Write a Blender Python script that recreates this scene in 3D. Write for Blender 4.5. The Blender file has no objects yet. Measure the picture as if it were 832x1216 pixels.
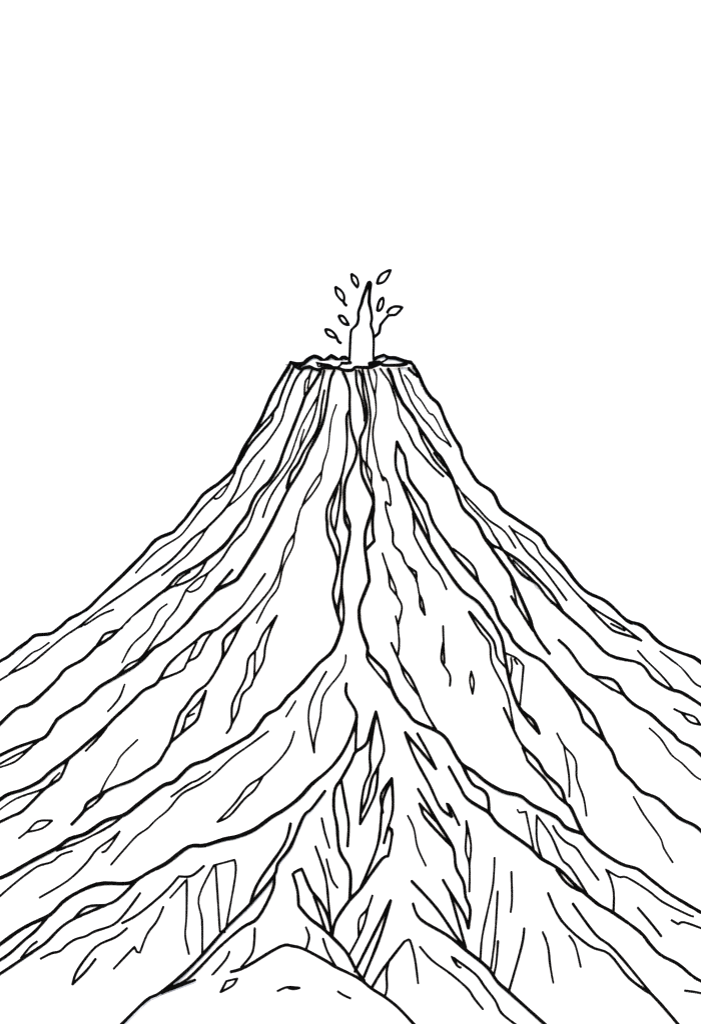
import bpy, math, random
import numpy as np
from mathutils import Vector
from mathutils.bvhtree import BVHTree
from mathutils.kdtree import KDTree

# ------------------------------------------------------------------ survey of the ink lines
# every entry: kind-key, stroke width, then points of the ink line as traced
# from the viewpoint; each one is laid on the volcano's surface further down.
SURVEY = """
dropA 417.1,325.2,2.6 423.1,330.0,2.6 425.0,336.9,2.6 424.1,341.5,2.6 421.2,337.5,2.6 418.1,332.5,2.6 417.1,325.2,2.6
dropE 447.5,336.9,2.6 449.4,330.6,2.6 453.1,325.6,2.6 459.4,322.2,2.6 463.5,320.6,2.6 461.2,326.2,2.6 456.9,333.1,2.6 452.5,335.9,2.6 447.5,336.9,2.6
dropF 447.9,369.1,2.6 448.8,362.5,2.6 451.2,356.2,2.6 454.4,353.5,2.6 455.0,357.5,2.6 453.8,363.8,2.6 451.2,368.1,2.6 447.9,369.1,2.6
dropB 398.2,340.6,2.6 404.5,345.0,2.6 408.2,351.2,2.6 408.0,358.1,2.6 403.9,355.0,2.6 399.5,348.8,2.6 398.2,340.6,2.6
dropBtail 407.6,358.1,2.8 409.5,361.5,2.8 411.6,362.8,2.8
dropC 401.9,375.0,2.6 406.9,375.6,2.6 410.6,380.0,2.6 413.8,386.0,2.6 408.1,384.0,2.6 404.4,380.0,2.6 401.9,375.0,2.6
dropD 386.0,391.2,2.6 391.2,391.9,2.6 396.2,395.6,2.6 400.0,400.9,2.6 393.8,400.0,2.6 388.8,396.9,2.6 386.0,391.2,2.6
dropDtail 399.4,400.6,2.6 401.9,405.6,2.6 405.0,407.5,2.6
dropG 459.4,371.5,2.6 462.5,366.9,2.6 467.5,364.4,2.6 472.5,364.1,2.6 477.5,365.0,2.6 473.8,369.4,2.6 469.4,373.5,2.6 465.0,374.0,2.6 461.0,374.4,2.6
fL 414.8,428.8,3.0 415.4,422.5,3.0 415.6,417.5,3.0 416.2,405.0,3.0 416.9,393.8,3.0 418.8,390.6,3.0 423.1,386.2,3.0 424.8,382.5,3.0 425.6,377.5,3.0 425.6,370.0,3.0 428.8,361.2,3.0 430.6,353.8,3.0 433.8,345.0,3.0 436.9,336.9,3.0 438.5,335.0,3.0
fR 438.5,335.0,3.0 440.0,336.9,3.0 438.8,347.5,3.0 438.1,358.8,3.0 439.8,367.5,3.0 441.2,377.5,3.0 440.0,386.2,3.0 442.5,395.6,3.0 443.1,408.8,3.0 442.8,420.0,3.0 443.1,428.1,3.0
stem 461.0,374.4,2.6 456.2,380.0,2.6 452.2,385.0,2.6 451.5,386.2,2.6 450.6,391.9,2.6 449.4,395.6,2.6 444.4,400.0,2.6
rimBL 345.0,430.6,4.4 352.5,432.2,4.4 360.0,431.5,4.4 366.2,426.2,4.4 372.5,423.1,4.4 378.1,424.4,4.4 384.4,428.8,4.4 388.8,425.6,4.4 393.1,422.2,4.4 398.1,425.0,4.4 402.5,428.5,4.4 406.2,424.4,4.4 410.0,424.4,4.4 413.1,428.1,4.4 415.0,430.6,4.4
rimH 405.0,431.0,3.2 411.2,431.2,3.2 418.8,430.2,3.2
rimI 406.2,431.0,2.6 403.8,433.8,2.6 400.6,436.2,2.6
rimFL 348.8,433.8,3.4 356.2,438.1,3.4 361.2,436.9,3.4 367.5,435.4,3.4 373.8,438.1,3.4 380.0,439.8,3.4 383.8,436.9,3.4 392.5,436.9,3.4 400.0,436.9,3.4 407.5,439.4,3.4 415.0,440.0,3.4 418.8,438.8,3.4 421.9,436.0,3.4 430.0,436.2,3.4 438.8,436.2,3.4 446.2,433.8,3.4 451.2,431.9,3.4
rimT1 375.6,430.6,2.0 385.0,432.2,2.0 391.2,433.1,2.0 394.4,434.6,2.0
rimT2 376.5,431.9,1.8 377.9,435.6,1.8 383.8,432.5,1.8 376.9,432.2,1.8
rimT3 378.1,436.6,1.6 383.8,433.8,1.6 392.5,434.4,1.6
rimT0 355.6,435.6,2.5 360.6,432.2,2.5
rimBlob 438.5,431.9,5.5 443.8,431.2,5.5 450.6,430.6,5.5
rimBR 442.8,428.1,3.4 447.5,424.4,3.4 455.6,421.5,3.4 461.2,424.4,3.4 468.8,424.8,3.4 476.2,427.2,3.4 483.8,429.4,3.4 487.8,430.0,3.4
rimBR2 480.0,429.0,4.5 487.5,430.6,4.5
rimBR3 461.2,424.4,2.6 457.5,427.8,2.6 451.2,431.0,2.6 446.2,433.1,2.6
rimFR 450.6,431.2,3.4 455.0,433.5,3.4 463.8,433.8,3.4 475.0,433.5,3.4 482.5,432.2,3.4
rimTri 481.9,432.8,3.2 486.2,438.8,3.2 491.2,443.8,3.2 496.5,447.0,3.2
outR 487.5,430.0,4.4 492.5,436.9,4.4 497.5,445.6,4.4 503.8,460.0,4.4 511.2,471.2,4.4 521.2,481.2,4.4 530.0,502.5,4.4 540.0,521.2,4.4 546.2,531.2,4.4 550.0,545.0,4.4 558.8,560.0,4.4 567.5,572.5,4.4 585.0,585.0,4.4 595.0,603.8,4.4 615.0,618.1,4.4 641.2,636.2,4.0 650.0,650.0,4.0 667.5,668.8,4.0 682.5,690.0,4.0 697.5,703.8,4.0 720.0,715.0,4.0 742.5,736.2,4.0 761.5,743.0,4.0 779.0,760.0,4.0 789.0,767.5,4.0 804.0,773.8,4.0 824.0,781.2,4.0 834.0,788.8,4.0
r1 422.5,439.4,3.0 423.1,453.8,3.0 425.6,463.8,3.0 429.4,475.0,3.0 432.5,490.0,3.4 432.9,500.0,3.4
r2 425.6,439.4,3.0 429.4,447.5,3.0 430.6,460.0,3.0 432.5,472.5,3.0 434.4,480.0,3.4 435.6,490.0,3.4 435.0,498.8,3.4 432.5,508.8,3.4 427.5,520.6,3.4 427.5,532.5,3.4 428.4,545.0,3.4 429.4,562.5,3.6 436.2,578.8,3.6 442.5,592.5,3.6 443.1,605.0,3.6
r3 430.0,438.8,2.6 433.1,451.2,2.6 436.2,466.2,2.6 438.5,480.0,2.4 439.8,495.0,2.4 438.1,512.5,2.4 436.0,532.5,2.4 435.6,550.0,2.2 440.6,560.0,2.2 441.0,568.8,2.2 440.6,576.2,2.2
r4 436.2,436.9,2.4 439.4,450.0,2.4 442.5,461.2,2.4 445.0,470.0,2.4 446.2,480.0,2.2 446.2,491.2,2.2 443.8,502.5,2.2 442.5,516.2,2.2 444.4,532.5,2.2 448.1,550.0,2.0 449.4,556.2,2.0 453.8,566.2,2.0 455.6,570.6,2.0
r5 443.1,437.5,2.0 446.9,446.2,2.0 446.2,460.0,2.0 445.2,468.8,2.0
r6 448.8,433.8,2.4 455.0,443.1,2.4 462.5,453.8,2.4 467.5,467.5,2.4 471.2,480.0,2.4 474.4,496.2,2.4 483.8,512.5,2.4 487.5,520.0,2.8 492.5,530.0,2.8 502.5,541.2,2.8 513.8,554.4,2.8 526.5,566.0,2.8
r7 458.8,435.6,4.5 463.8,443.8,4.5 470.0,462.5,4.5 476.2,475.0,4.5 478.8,480.0,4.5 488.8,492.5,4.5 496.2,505.0,3.6 506.2,520.0,4.4 516.2,535.0,4.4 523.8,543.8,4.4 530.0,555.0,4.4 536.2,567.5,4.4 540.0,577.5,3.8 543.8,588.8,3.8 550.0,603.8,3.8 565.0,618.8,3.8 573.8,635.8,3.8 580.0,646.2,3.4 595.0,667.5,3.4 607.5,686.2,3.4 627.5,731.5,3.4 632.5,746.2,3.0 640.0,760.0,3.0 652.5,776.5,3.0
r8 473.1,436.2,2.4 477.5,451.2,2.4 483.8,466.2,2.4 490.0,480.0,2.4 501.2,496.2,2.4 508.1,503.8,2.2 513.8,511.2,2.2 520.0,518.8,2.2 530.0,525.6,2.2 535.0,530.6,2.2
r9 480.0,445.0,2.0 487.5,455.0,2.0 492.5,467.5,2.0 500.0,476.2,2.0 508.8,490.0,2.0 513.8,492.5,2.0 518.8,500.0,2.0 522.5,507.5,2.0 527.5,517.5,2.0 532.5,525.0,2.0 535.6,530.6,2.0
outL 345.6,430.6,4.4 335.0,447.5,4.4 323.8,466.2,4.4 316.9,481.2,4.4 310.0,497.5,4.4 301.2,513.8,4.4 290.0,531.2,4.4 281.2,550.0,4.4 275.0,560.0,4.4 260.0,573.8,4.4 251.2,580.0,4.4 240.0,588.8,4.4 231.2,601.2,4.4 220.0,616.2,4.4 212.0,625.0,4.0 205.0,632.0,4.0 185.0,641.2,4.0 170.0,658.8,4.0 145.0,683.8,4.0 117.5,710.0,3.8 107.5,720.0,3.8 97.5,727.5,3.8 82.5,735.0,3.8 71.2,745.0,3.8 60.0,752.5,3.8 42.5,754.5,3.8 32.5,762.5,3.8 20.0,771.2,3.8 10.0,780.0,3.8 -2.0,786.5,3.8
l2 348.8,435.6,3.4 342.5,448.8,3.4 335.0,466.2,3.4 330.0,481.2,3.4 325.0,488.8,3.4 322.5,498.8,3.4 313.8,509.0,3.4 302.5,521.2,3.4 293.8,532.5,3.4 286.2,545.6,3.4 280.0,555.0,3.4 278.8,561.2,2.6 272.5,573.1,2.6
l3 359.4,438.5,3.0 351.2,450.0,3.0 343.8,467.5,3.0 339.4,480.0,2.6 335.0,496.2,2.6 330.0,506.2,2.6 316.2,526.2,2.6 302.5,541.2,2.6 295.6,550.0,2.6 288.8,560.0,2.6 283.8,575.0,2.6 278.8,586.2,2.6 267.5,603.8,2.6 256.2,616.2,2.6 246.2,626.0,2.4 245.0,627.5,2.4 227.5,640.0,2.4 210.0,658.8,2.4 197.5,670.0,2.4 185.0,678.8,2.4 167.5,690.0,2.4 150.0,702.5,2.4 135.0,712.5,2.4 117.5,725.0,2.0 105.0,735.0,2.0 92.5,745.0,2.0 77.5,755.0,2.0 57.5,771.2,2.0 37.5,787.5,2.0 15.0,798.8,2.0 -2.0,809.0,2.0
l4a 370.0,439.4,2.4 366.2,447.5,2.4 362.2,453.8,2.4 361.2,468.8,2.4
l4b 369.4,440.0,1.8 366.5,453.8,1.8 365.0,461.2,1.8
l5 380.6,441.0,4.0 373.8,452.5,4.0 362.5,470.0,4.0 358.8,480.0,4.0 347.5,508.8,4.0 337.5,533.8,4.0 331.9,550.0,4.0 326.2,561.2,4.0 318.8,572.5,4.0 312.5,578.1,4.0 305.0,586.2,4.0 298.8,597.5,4.0 293.8,610.0,4.0 282.5,625.0,3.6 267.5,646.2,3.6 247.5,662.5,3.6 232.5,672.5,3.0 215.0,681.2,3.0 207.5,687.5,3.0 197.5,698.8,3.0 185.0,708.8,3.0 160.0,730.0,3.0 142.5,748.0,3.4 127.5,760.0,3.4 115.0,767.5,3.4 107.5,775.0,3.4 97.5,783.8,3.4 77.5,795.0,3.4 65.0,810.0,3.4 37.5,835.0,3.4 20.0,841.2,3.4 -2.0,861.8,3.6
l6 385.0,440.0,3.0 381.2,455.0,3.0 378.1,468.8,3.0 376.2,480.0,2.4 372.5,495.0,2.4 366.2,511.2,2.4 355.0,533.8,2.4 346.9,550.0,2.2 337.5,565.0,2.2 326.2,581.2,2.2 318.8,595.0,2.2 311.9,614.4,2.2
l6b 376.9,470.6,2.4 371.9,480.0,2.2 363.8,493.8,2.2 356.2,508.8,2.2 350.0,526.2,2.2 343.8,543.8,2.2 340.0,550.0,2.2 331.2,562.5,2.2 322.5,573.8,2.2 312.5,586.2,2.2 303.8,600.0,2.2 297.5,617.5,2.2 290.0,631.2,2.2 275.0,646.2,2.2 262.5,665.0,2.2 247.5,680.0,2.0 235.0,687.5,2.0 222.5,698.8,2.0 220.0,702.5,2.0 210.0,722.5,2.0 197.5,737.5,2.0 195.0,742.5,2.0 182.5,760.0,2.0 172.5,775.0,2.0 165.0,782.5,2.0 152.5,788.8,2.0 145.0,796.2,2.0 136.2,805.0,2.0
l7 385.0,463.1,3.0 381.9,480.0,3.0 379.4,500.0,3.0 373.8,515.0,3.0 361.2,535.0,3.0 353.8,550.0,3.6 345.6,561.2,3.6 341.9,573.8,3.6 340.6,580.0,3.6
l8 396.9,439.4,3.4 392.5,448.8,3.4 390.0,462.5,3.4 387.5,481.2,3.5 382.5,503.8,3.5 373.8,522.5,3.5 366.2,536.2,3.5 360.6,550.0,3.6 351.2,566.2,3.6 341.2,582.5,3.6 330.0,605.0,3.6 320.0,625.0,4.0 305.0,651.2,4.0 285.0,682.5,4.0 277.5,690.0,4.0 257.5,700.0,4.0
l9 399.4,480.0,2.0 393.8,496.2,2.0 391.2,513.8,2.0 389.4,532.5,2.0 383.8,550.0,2.0 381.9,559.4,2.0 375.0,568.8,2.0 365.0,585.0,2.0 358.8,600.0,2.0
l10 406.9,441.2,3.6 412.5,453.8,3.6 415.0,463.8,3.6 415.0,480.0,3.6 415.6,496.2,3.6 417.5,511.2,3.6 423.1,530.0,3.6 423.1,538.8,3.6 420.0,550.0,3.6 411.9,567.5,3.6 408.8,581.2,3.6 408.8,600.0,3.6 408.8,612.5,3.6 410.0,620.0,3.6 414.4,628.8,3.6 415.0,635.0,3.6 412.5,650.0,3.6 408.1,668.8,3.6 406.2,680.0,2.8 405.0,700.0,2.8 401.2,725.0,2.8 404.2,741.2,2.8
l2b 330.0,481.2,2.8 320.0,494.4,3.0 313.8,501.2,3.0 303.8,512.8,3.0 301.2,515.0,3.0
s1 314.0,546.2,2.2 300.0,572.5,2.0 287.5,587.5,2.0 277.5,596.2,2.0 267.5,603.8,2.0
l10b 414.4,487.5,3.0 411.2,495.0,3.0 411.9,517.5,3.0 411.2,536.2,3.0 408.8,550.0,3.0 405.0,566.2,3.0 396.2,585.0,3.0 388.8,601.2,3.0 387.5,612.5,3.0 388.1,620.0,3.0 389.4,635.0,3.0 396.2,651.2,3.0 401.2,672.5,3.0 396.2,697.5,3.0 395.5,708.8,3.0 400.0,727.5,3.0 405.0,742.5,3.0
s2 361.0,509.4,2.0 356.9,523.8,2.0 355.4,533.1,2.0
r2b 427.5,532.5,2.2 430.0,545.0,2.2 433.1,550.0,2.4 436.2,563.8,2.4 440.6,576.2,2.4 443.8,588.8,2.4 444.0,605.0,2.4
t1a 470.9,523.8,3.4 470.0,533.8,3.4 469.4,545.0,3.4 470.6,557.5,3.4 477.5,575.0,3.4 486.2,596.2,3.4 492.5,611.2,3.4 510.0,645.0,3.4 527.5,672.5,3.4 547.5,700.0,3.4 567.5,715.0,3.4 580.0,731.5,3.4 585.0,738.8,3.2 595.0,757.5,3.2 598.8,777.5,3.2 605.0,810.0,3.2 616.2,840.0,3.4 632.5,855.0,3.4 640.0,871.2,3.4
t1b 470.9,523.8,3.8 476.2,535.0,3.8 480.0,540.6,3.6 482.5,552.5,3.6 485.0,567.5,3.6 493.8,581.2,3.6 505.0,595.8,3.6 507.5,601.2,3.2 515.0,622.5,3.2 532.5,647.5,3.2 542.5,662.5,3.2 567.5,691.2,3.2 585.0,715.0,3.2 592.5,735.0,3.4 604.0,750.5,3.4 608.5,760.0,3.4 615.5,767.5,3.4 625.0,775.0,3.4 645.0,786.2,3.4 667.5,812.5,3.4 699.0,842.5,3.2 709.0,860.0,3.4 717.8,880.0,3.4 726.5,892.5,3.4 734.0,911.2,3.4 749.0,926.2,3.4 761.5,940.0,3.4 781.5,948.8,3.4 804.0,970.0,3.4 824.0,980.0,3.4 834.0,989.0,3.4
r7b 496.2,505.0,3.0 500.6,520.0,3.0 508.8,535.0,3.0 516.2,547.5,3.0 528.8,561.2,3.0 535.6,568.1,3.0
r7c 514.4,537.5,1.8 520.0,545.0,1.8 528.1,555.0,1.8
r10 541.2,576.2,2.6 545.0,580.6,2.0 556.2,598.8,2.0 577.5,621.2,2.0 586.2,635.8,2.0 590.0,641.2,2.6 597.5,653.8,2.6 615.0,677.5,2.6 625.0,686.2,2.6 637.5,693.8,2.6 650.0,710.0,2.6 667.5,726.2,3.2 697.5,752.5,3.2 722.5,777.5,3.2 759.0,788.0,3.2 774.0,805.0,3.2 786.5,813.8,3.2 796.5,818.8,3.2 810.2,823.0,3.2 834.0,838.5,3.2
r10b 547.5,584.4,2.0 565.0,601.2,2.2 580.0,617.5,2.2 598.8,631.2,2.2 611.8,650.8,2.0
t1c 480.0,573.8,2.6 475.6,570.6,2.8 482.5,578.8,2.8 494.0,598.8,2.8 500.0,610.0,2.4 507.5,630.0,2.4 510.0,645.0,2.4
l10b2 400.6,578.8,2.6 397.5,591.2,2.6 393.1,606.2,2.6 393.1,620.0,2.8 396.9,631.2,2.8 402.5,645.0,2.8 403.5,656.2,2.8 402.2,668.8,2.8
l10b3 405.0,566.2,2.6 404.1,585.0,2.6 402.5,600.0,2.6 399.4,620.0,2.6 398.1,627.5,2.6 397.5,631.2,2.6
l10c 408.8,603.8,2.6 415.0,620.0,2.4 415.6,627.5,2.4
r2L 442.8,600.0,3.6 439.4,612.5,3.6 436.9,620.0,3.6 433.8,631.2,3.6 433.1,642.5,3.6 433.8,656.2,3.6 438.0,686.2,3.6 436.2,695.0,3.6 427.5,717.5,3.6 426.2,730.0,3.6 428.8,747.5,3.6 436.2,767.5,3.6 437.5,776.2,3.6 455.0,793.8,3.6 460.0,802.5,3.6 465.0,817.5,3.6 472.5,832.5,3.6 482.5,843.8,3.6 492.5,856.2,3.6 516.2,867.0,3.6 530.0,877.5,3.6 546.2,905.0,3.8 562.5,916.2,3.8 577.5,928.8,3.8 597.5,940.0,3.8 617.5,945.0,3.8 632.5,956.2,3.8 660.0,970.0,3.8 670.0,981.2,3.8 680.0,986.2,3.8 692.5,990.5,3.8
r2R 444.0,605.0,2.8 442.5,615.0,2.8 442.5,631.2,3.0 444.4,641.9,3.0 435.0,651.9,3.0
r4x 452.5,563.8,3.0 455.0,570.6,3.0
r4b 453.8,566.2,2.4 458.1,568.8,2.4 461.2,577.5,2.4 463.8,596.2,2.4 463.1,600.6,2.4 457.5,595.0,2.4 458.1,603.8,2.4 462.5,620.0,2.4 466.2,631.2,2.4 466.9,646.2,2.4 476.2,656.2,2.4 480.0,666.2,2.4 483.8,672.5,2.0 493.8,687.5,2.0 497.5,705.0,2.0 501.2,712.5,2.0 504.5,730.5,2.0
t1a2 490.0,608.8,2.6 491.9,625.8,2.6 492.5,637.5,2.2 510.0,668.8,2.2 521.2,681.2,2.2 530.0,700.0,2.2
l9b 381.9,559.4,2.0 380.6,570.0,2.0 375.0,580.0,2.0 368.8,588.8,2.0 360.0,599.4,2.0 355.6,607.5,2.0 351.2,625.8,2.0 350.0,632.5,2.0 338.8,650.0,2.0 332.5,675.0,2.0 325.0,692.5,2.0 315.0,707.5,2.0 286.2,740.0,3.0 266.2,758.8,3.0 263.8,781.2,3.0 247.5,810.0,3.0 232.5,822.5,3.0 220.0,840.0,3.0 212.5,850.0,3.0 202.5,881.2,3.0 197.5,890.0,3.0 187.5,906.2,3.2 172.5,916.2,3.2 157.5,926.2,3.2 137.5,933.8,3.2 125.0,940.0,3.2 105.0,952.5,3.2 100.0,962.5,3.2 95.0,968.8,3.2 85.0,979.0,3.2
l2c 272.5,573.1,2.6 263.8,580.0,2.6 253.8,590.0,2.6 238.8,605.0,2.6 223.0,626.0,2.0 212.5,637.5,2.0 192.5,650.0,2.0 177.5,662.5,2.0 161.2,680.5,2.0
l2d 277.5,563.8,2.0 271.2,576.2,2.0 265.0,586.2,2.0 260.0,591.2,2.0 255.6,592.5,2.0 253.8,590.0,2.0
m1 453.8,656.6,2.0 459.4,673.8,2.0 468.8,696.2,2.0 471.2,707.5,2.0 477.0,720.0,2.0 473.8,737.5,2.0 472.5,745.0,2.0 473.8,762.5,2.0 472.5,777.5,2.0
m1b 459.4,673.8,2.0 461.2,682.5,2.0 462.5,695.0,2.0 465.0,700.0,2.0 471.2,707.5,2.0
n1a 604.0,624.4,2.0 610.0,630.0,2.0 633.8,645.0,2.2 642.5,660.0,2.2 665.0,682.5,2.2 680.0,700.0,2.2 697.5,717.5,2.6 720.0,732.5,2.6 735.0,741.2,2.6 761.2,760.8,2.6
n1b 604.0,624.4,2.2 611.9,635.8,2.2 625.0,655.0,2.2 642.5,672.5,2.2 672.5,713.0,2.2
l3b 247.5,625.0,2.0 235.0,643.8,2.0 222.5,658.8,2.0 210.0,668.8,2.0 192.0,683.2,2.0
l5x 245.0,666.2,2.4 238.8,677.5,2.4 230.0,686.2,2.4 217.5,692.5,2.4 202.5,697.5,2.4 195.0,702.5,2.4
l5y 225.5,679.2,1.8 215.0,686.2,1.8 207.5,694.5,1.8
l6l 247.5,680.0,1.8 240.0,693.8,1.8 233.8,700.0,1.8 226.2,703.0,1.8 222.0,701.2,1.8
l3c 92.5,745.0,1.8 102.5,741.2,1.8 120.0,730.0,1.8 135.0,723.8,1.8
l3d 58.8,763.0,1.8 47.5,771.2,1.8 37.5,776.2,1.8 22.5,790.0,1.8 11.2,800.0,1.8
l5z 141.2,748.0,2.6 135.0,749.5,2.6 125.0,752.5,2.6 120.0,758.8,2.6 112.5,770.5,2.6
l8x 276.2,676.2,3.0 267.5,686.2,3.0 255.0,700.5,3.0
l8y 257.5,700.0,4.0 237.5,720.0,4.0 222.5,738.8,4.0 207.0,753.8,3.6 197.5,761.2,3.6 182.5,770.0,3.6 170.0,782.5,3.6 157.5,792.5,3.6 136.2,805.0,3.6 117.5,816.2,3.6 100.0,833.8,3.6 87.5,841.2,3.6 70.0,852.5,3.4 65.0,858.8,3.4 53.8,875.0,3.4 37.5,881.2,3.4 20.0,887.5,3.4 -2.0,898.0,3.4
s4 198.8,717.0,1.8 187.5,726.2,1.8 177.5,746.2,1.8 160.0,762.5,1.8 152.5,772.5,1.8 145.0,787.0,1.8
s5 148.2,812.5,1.8 142.5,827.5,1.8 135.0,837.5,1.8 128.0,845.0,1.8
l9c 355.0,610.0,1.8 350.0,632.5,1.8 347.5,648.8,1.8 336.2,672.5,1.8 330.0,697.5,1.8 317.5,715.0,1.8 304.5,740.0,1.8
s3 315.0,680.8,2.0 300.0,702.5,2.0 287.5,720.0,2.0 272.5,733.8,3.0 258.8,746.2,3.0 242.5,752.5,3.0 232.5,761.2,3.0 202.5,786.2,3.0 188.8,807.5,3.0 182.5,813.8,3.4 170.0,820.0,3.4 155.0,835.0,3.4 137.5,851.2,3.6 125.0,863.8,3.6 107.5,878.8,3.6 82.5,900.0,3.6 60.0,916.2,3.6 47.5,927.5,3.6 27.5,937.5,3.6 10.0,943.0,3.6 -2.0,951.0,3.6
s3a 252.5,750.5,2.3 245.0,760.0,2.3 235.0,778.8,2.3 222.5,786.2,2.3 216.2,796.2,2.3 190.0,807.0,2.3
s3b 233.8,762.5,2.0 227.5,775.0,2.0 222.5,786.2,2.0
l9d 286.2,741.2,2.6 270.0,772.5,2.6 263.8,782.5,2.6
l9e 244.5,820.0,2.8 237.5,845.0,2.8 232.5,856.2,2.8 217.5,868.8,2.8 203.0,881.2,2.8
l9f 244.5,820.0,2.4 237.5,832.5,2.4 222.5,848.8,2.4 218.8,860.0,2.4 215.0,870.0,2.4
l9g 222.5,851.2,1.8 231.2,847.0,1.8
v1 329.0,730.5,2.3 312.5,752.5,2.3 305.0,770.0,2.3 295.0,782.5,2.3 291.2,805.0,2.3 276.2,835.0,2.3 275.0,860.0,2.3 268.8,870.8,2.3
v1b 329.0,730.5,2.3 321.2,747.5,2.3 315.0,767.5,2.3 312.5,785.0,2.3 301.2,806.2,2.3 297.5,815.0,2.3 287.5,825.0,2.3 282.5,845.0,2.3 275.0,860.0,2.3
v1c 303.0,772.5,2.0 301.8,806.2,2.0
s3c 128.8,860.0,2.5 122.5,870.0,2.5 112.5,881.2,2.5 102.0,892.0,2.5
s3d 81.2,902.5,2.8 72.5,922.5,2.8 65.0,928.8,2.8 52.5,937.5,2.8 27.5,962.5,2.8 15.0,968.8,2.8 -2.0,977.0,2.8
s3e 71.2,917.5,1.8 62.5,926.2,1.8 52.5,936.2,1.8 20.0,948.0,1.8 -2.0,963.0,1.8
l8z 47.5,878.8,2.2 32.5,890.0,2.2 17.5,897.5,2.2 -2.0,908.5,2.2
l8w 42.5,882.5,2.0 22.5,901.2,2.0 12.5,907.0,2.0 -2.0,911.8,2.0
l9h 125.0,940.0,2.4 113.8,953.8,2.4 97.5,965.0,2.4
l9i 163.8,878.0,1.6 143.8,897.5,1.6 137.5,910.0,1.6 127.5,925.0,1.6 118.8,942.5,1.6
l10d 405.5,697.5,2.6 408.0,722.5,2.6 407.5,737.5,2.6 405.0,747.5,2.6
l10e 404.2,740.0,3.8 405.0,747.5,3.8 395.0,772.5,3.8 377.5,788.8,3.6 355.0,815.0,3.6 342.5,826.2,3.8 330.0,841.2,3.8 315.0,850.0,3.8 300.0,870.0,3.8 285.0,880.0,3.8 260.0,893.8,3.8 245.0,902.5,3.8 226.2,909.5,3.8 207.5,927.5,3.8 195.0,932.0,3.8 180.0,942.5,3.8 162.5,956.2,4.0 147.5,967.5,4.0 125.0,974.5,4.0 102.5,989.5,4.0 82.5,996.2,4.0 67.5,1006.8,4.0 37.5,1022.5,4.0 12.5,1037.0,4.0 -2.0,1043.5,4.0
l10f 147.5,966.2,2.6 135.0,978.0,2.6 102.5,996.2,2.6 82.5,1004.5,2.6 67.5,1010.0,2.6
bl1 62.5,974.2,2.0 45.0,975.5,2.0 32.5,987.5,2.0 22.5,995.5,2.0
bl1b 62.5,974.2,2.0 50.0,983.8,2.0 32.5,988.0,2.0
r2M 436.2,772.5,2.6 437.5,785.0,2.6 462.5,816.2,2.6
r2N 547.5,906.2,3.2 560.0,930.0,3.2 572.5,937.5,3.2 578.8,946.2,3.2 580.5,965.0,3.2
c1 387.5,797.0,2.0 380.0,810.0,2.0 368.8,833.8,2.0 366.2,852.5,2.0 368.8,872.5,2.0 373.0,893.8,2.0
c2 410.5,777.5,1.8 409.5,787.5,1.8 402.5,801.2,1.8 383.8,826.2,1.8 380.0,852.5,1.8 373.8,877.5,1.8 373.0,893.8,1.8
c3 351.2,832.0,1.8 339.5,851.2,1.8
c4 349.5,868.2,2.0 343.8,885.0,2.0 332.5,901.2,2.0 312.5,921.2,2.0 293.8,933.8,2.0 280.0,952.5,2.0 258.0,976.2,2.0
c4b 312.5,921.2,2.0 302.5,937.5,2.0 290.0,948.8,2.0 272.5,968.8,2.0 258.0,976.2,2.0
c5 318.8,868.0,2.0 297.5,883.8,2.0 275.0,900.0,2.0 252.5,921.2,2.0 237.5,931.2,2.0 216.2,942.5,2.0 200.0,961.2,2.0 185.0,973.8,1.8 175.0,983.8,1.8 162.5,992.5,1.8 147.5,1008.8,1.8 131.8,1027.0,1.8
c6 250.0,915.8,2.0 235.0,926.2,2.0 225.0,930.5,2.0 203.0,946.2,2.0
f1 411.2,811.2,3.0 411.2,825.0,3.0 422.5,845.0,3.0 421.2,860.0,3.4 410.0,887.5,3.4 397.5,906.2,3.4 385.0,918.8,3.4 370.0,931.2,4.0 355.0,947.5,4.0 337.5,961.2,4.0 322.5,970.0,4.0 302.5,984.5,4.0 282.5,993.0,4.0 265.0,996.8,4.0 242.5,1003.8,4.0 223.8,1005.5,4.0 197.5,1025.0,4.0 177.5,1035.5,4.0 160.0,1046.2,3.8 147.5,1049.2,3.8 115.0,1050.0,3.8 80.0,1067.0,3.8 60.0,1086.0,3.8 37.5,1097.0,3.8 20.0,1107.0,3.8 -2.0,1123.0,3.8
f1b 422.5,847.5,2.6 423.2,855.0,2.6 422.5,875.0,2.6 422.0,891.2,2.6
p1 446.2,844.5,3.2 442.5,857.5,3.2 436.2,880.0,3.2 430.0,887.5,3.2 421.2,893.8,3.2 416.2,905.0,3.2 405.0,925.0,3.2 397.5,937.5,3.2 396.2,960.0,3.2 400.0,980.0,3.2 403.0,1010.0,3.2 415.5,1033.8,3.2 415.0,1067.5,3.2
p1a 446.2,844.5,2.6 440.0,885.0,2.6 438.8,900.0,2.6 439.5,915.0,2.6 432.5,932.5,2.6 428.8,955.0,2.6 427.5,978.8,2.6
p1b 446.2,844.5,2.6 451.2,865.0,2.6 455.8,891.2,2.6 447.5,912.5,2.6 441.2,925.0,2.6 436.2,947.5,2.6 428.8,965.0,2.6
p1c 448.8,910.0,2.6 446.2,938.8,2.6 437.5,960.0,2.6 427.5,978.8,2.6
p1d 405.0,926.2,2.8 410.0,955.0,2.8 413.8,977.5,2.8 412.5,1005.0,2.8
p2a 465.0,923.8,2.8 452.5,942.5,2.8 453.0,957.5,2.8 454.2,965.0,2.8
p2b 465.0,923.8,2.8 456.2,945.0,2.8 453.2,960.0,2.8 450.0,995.0,2.8 442.5,1020.0,2.8 428.0,1053.8,2.8
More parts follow.
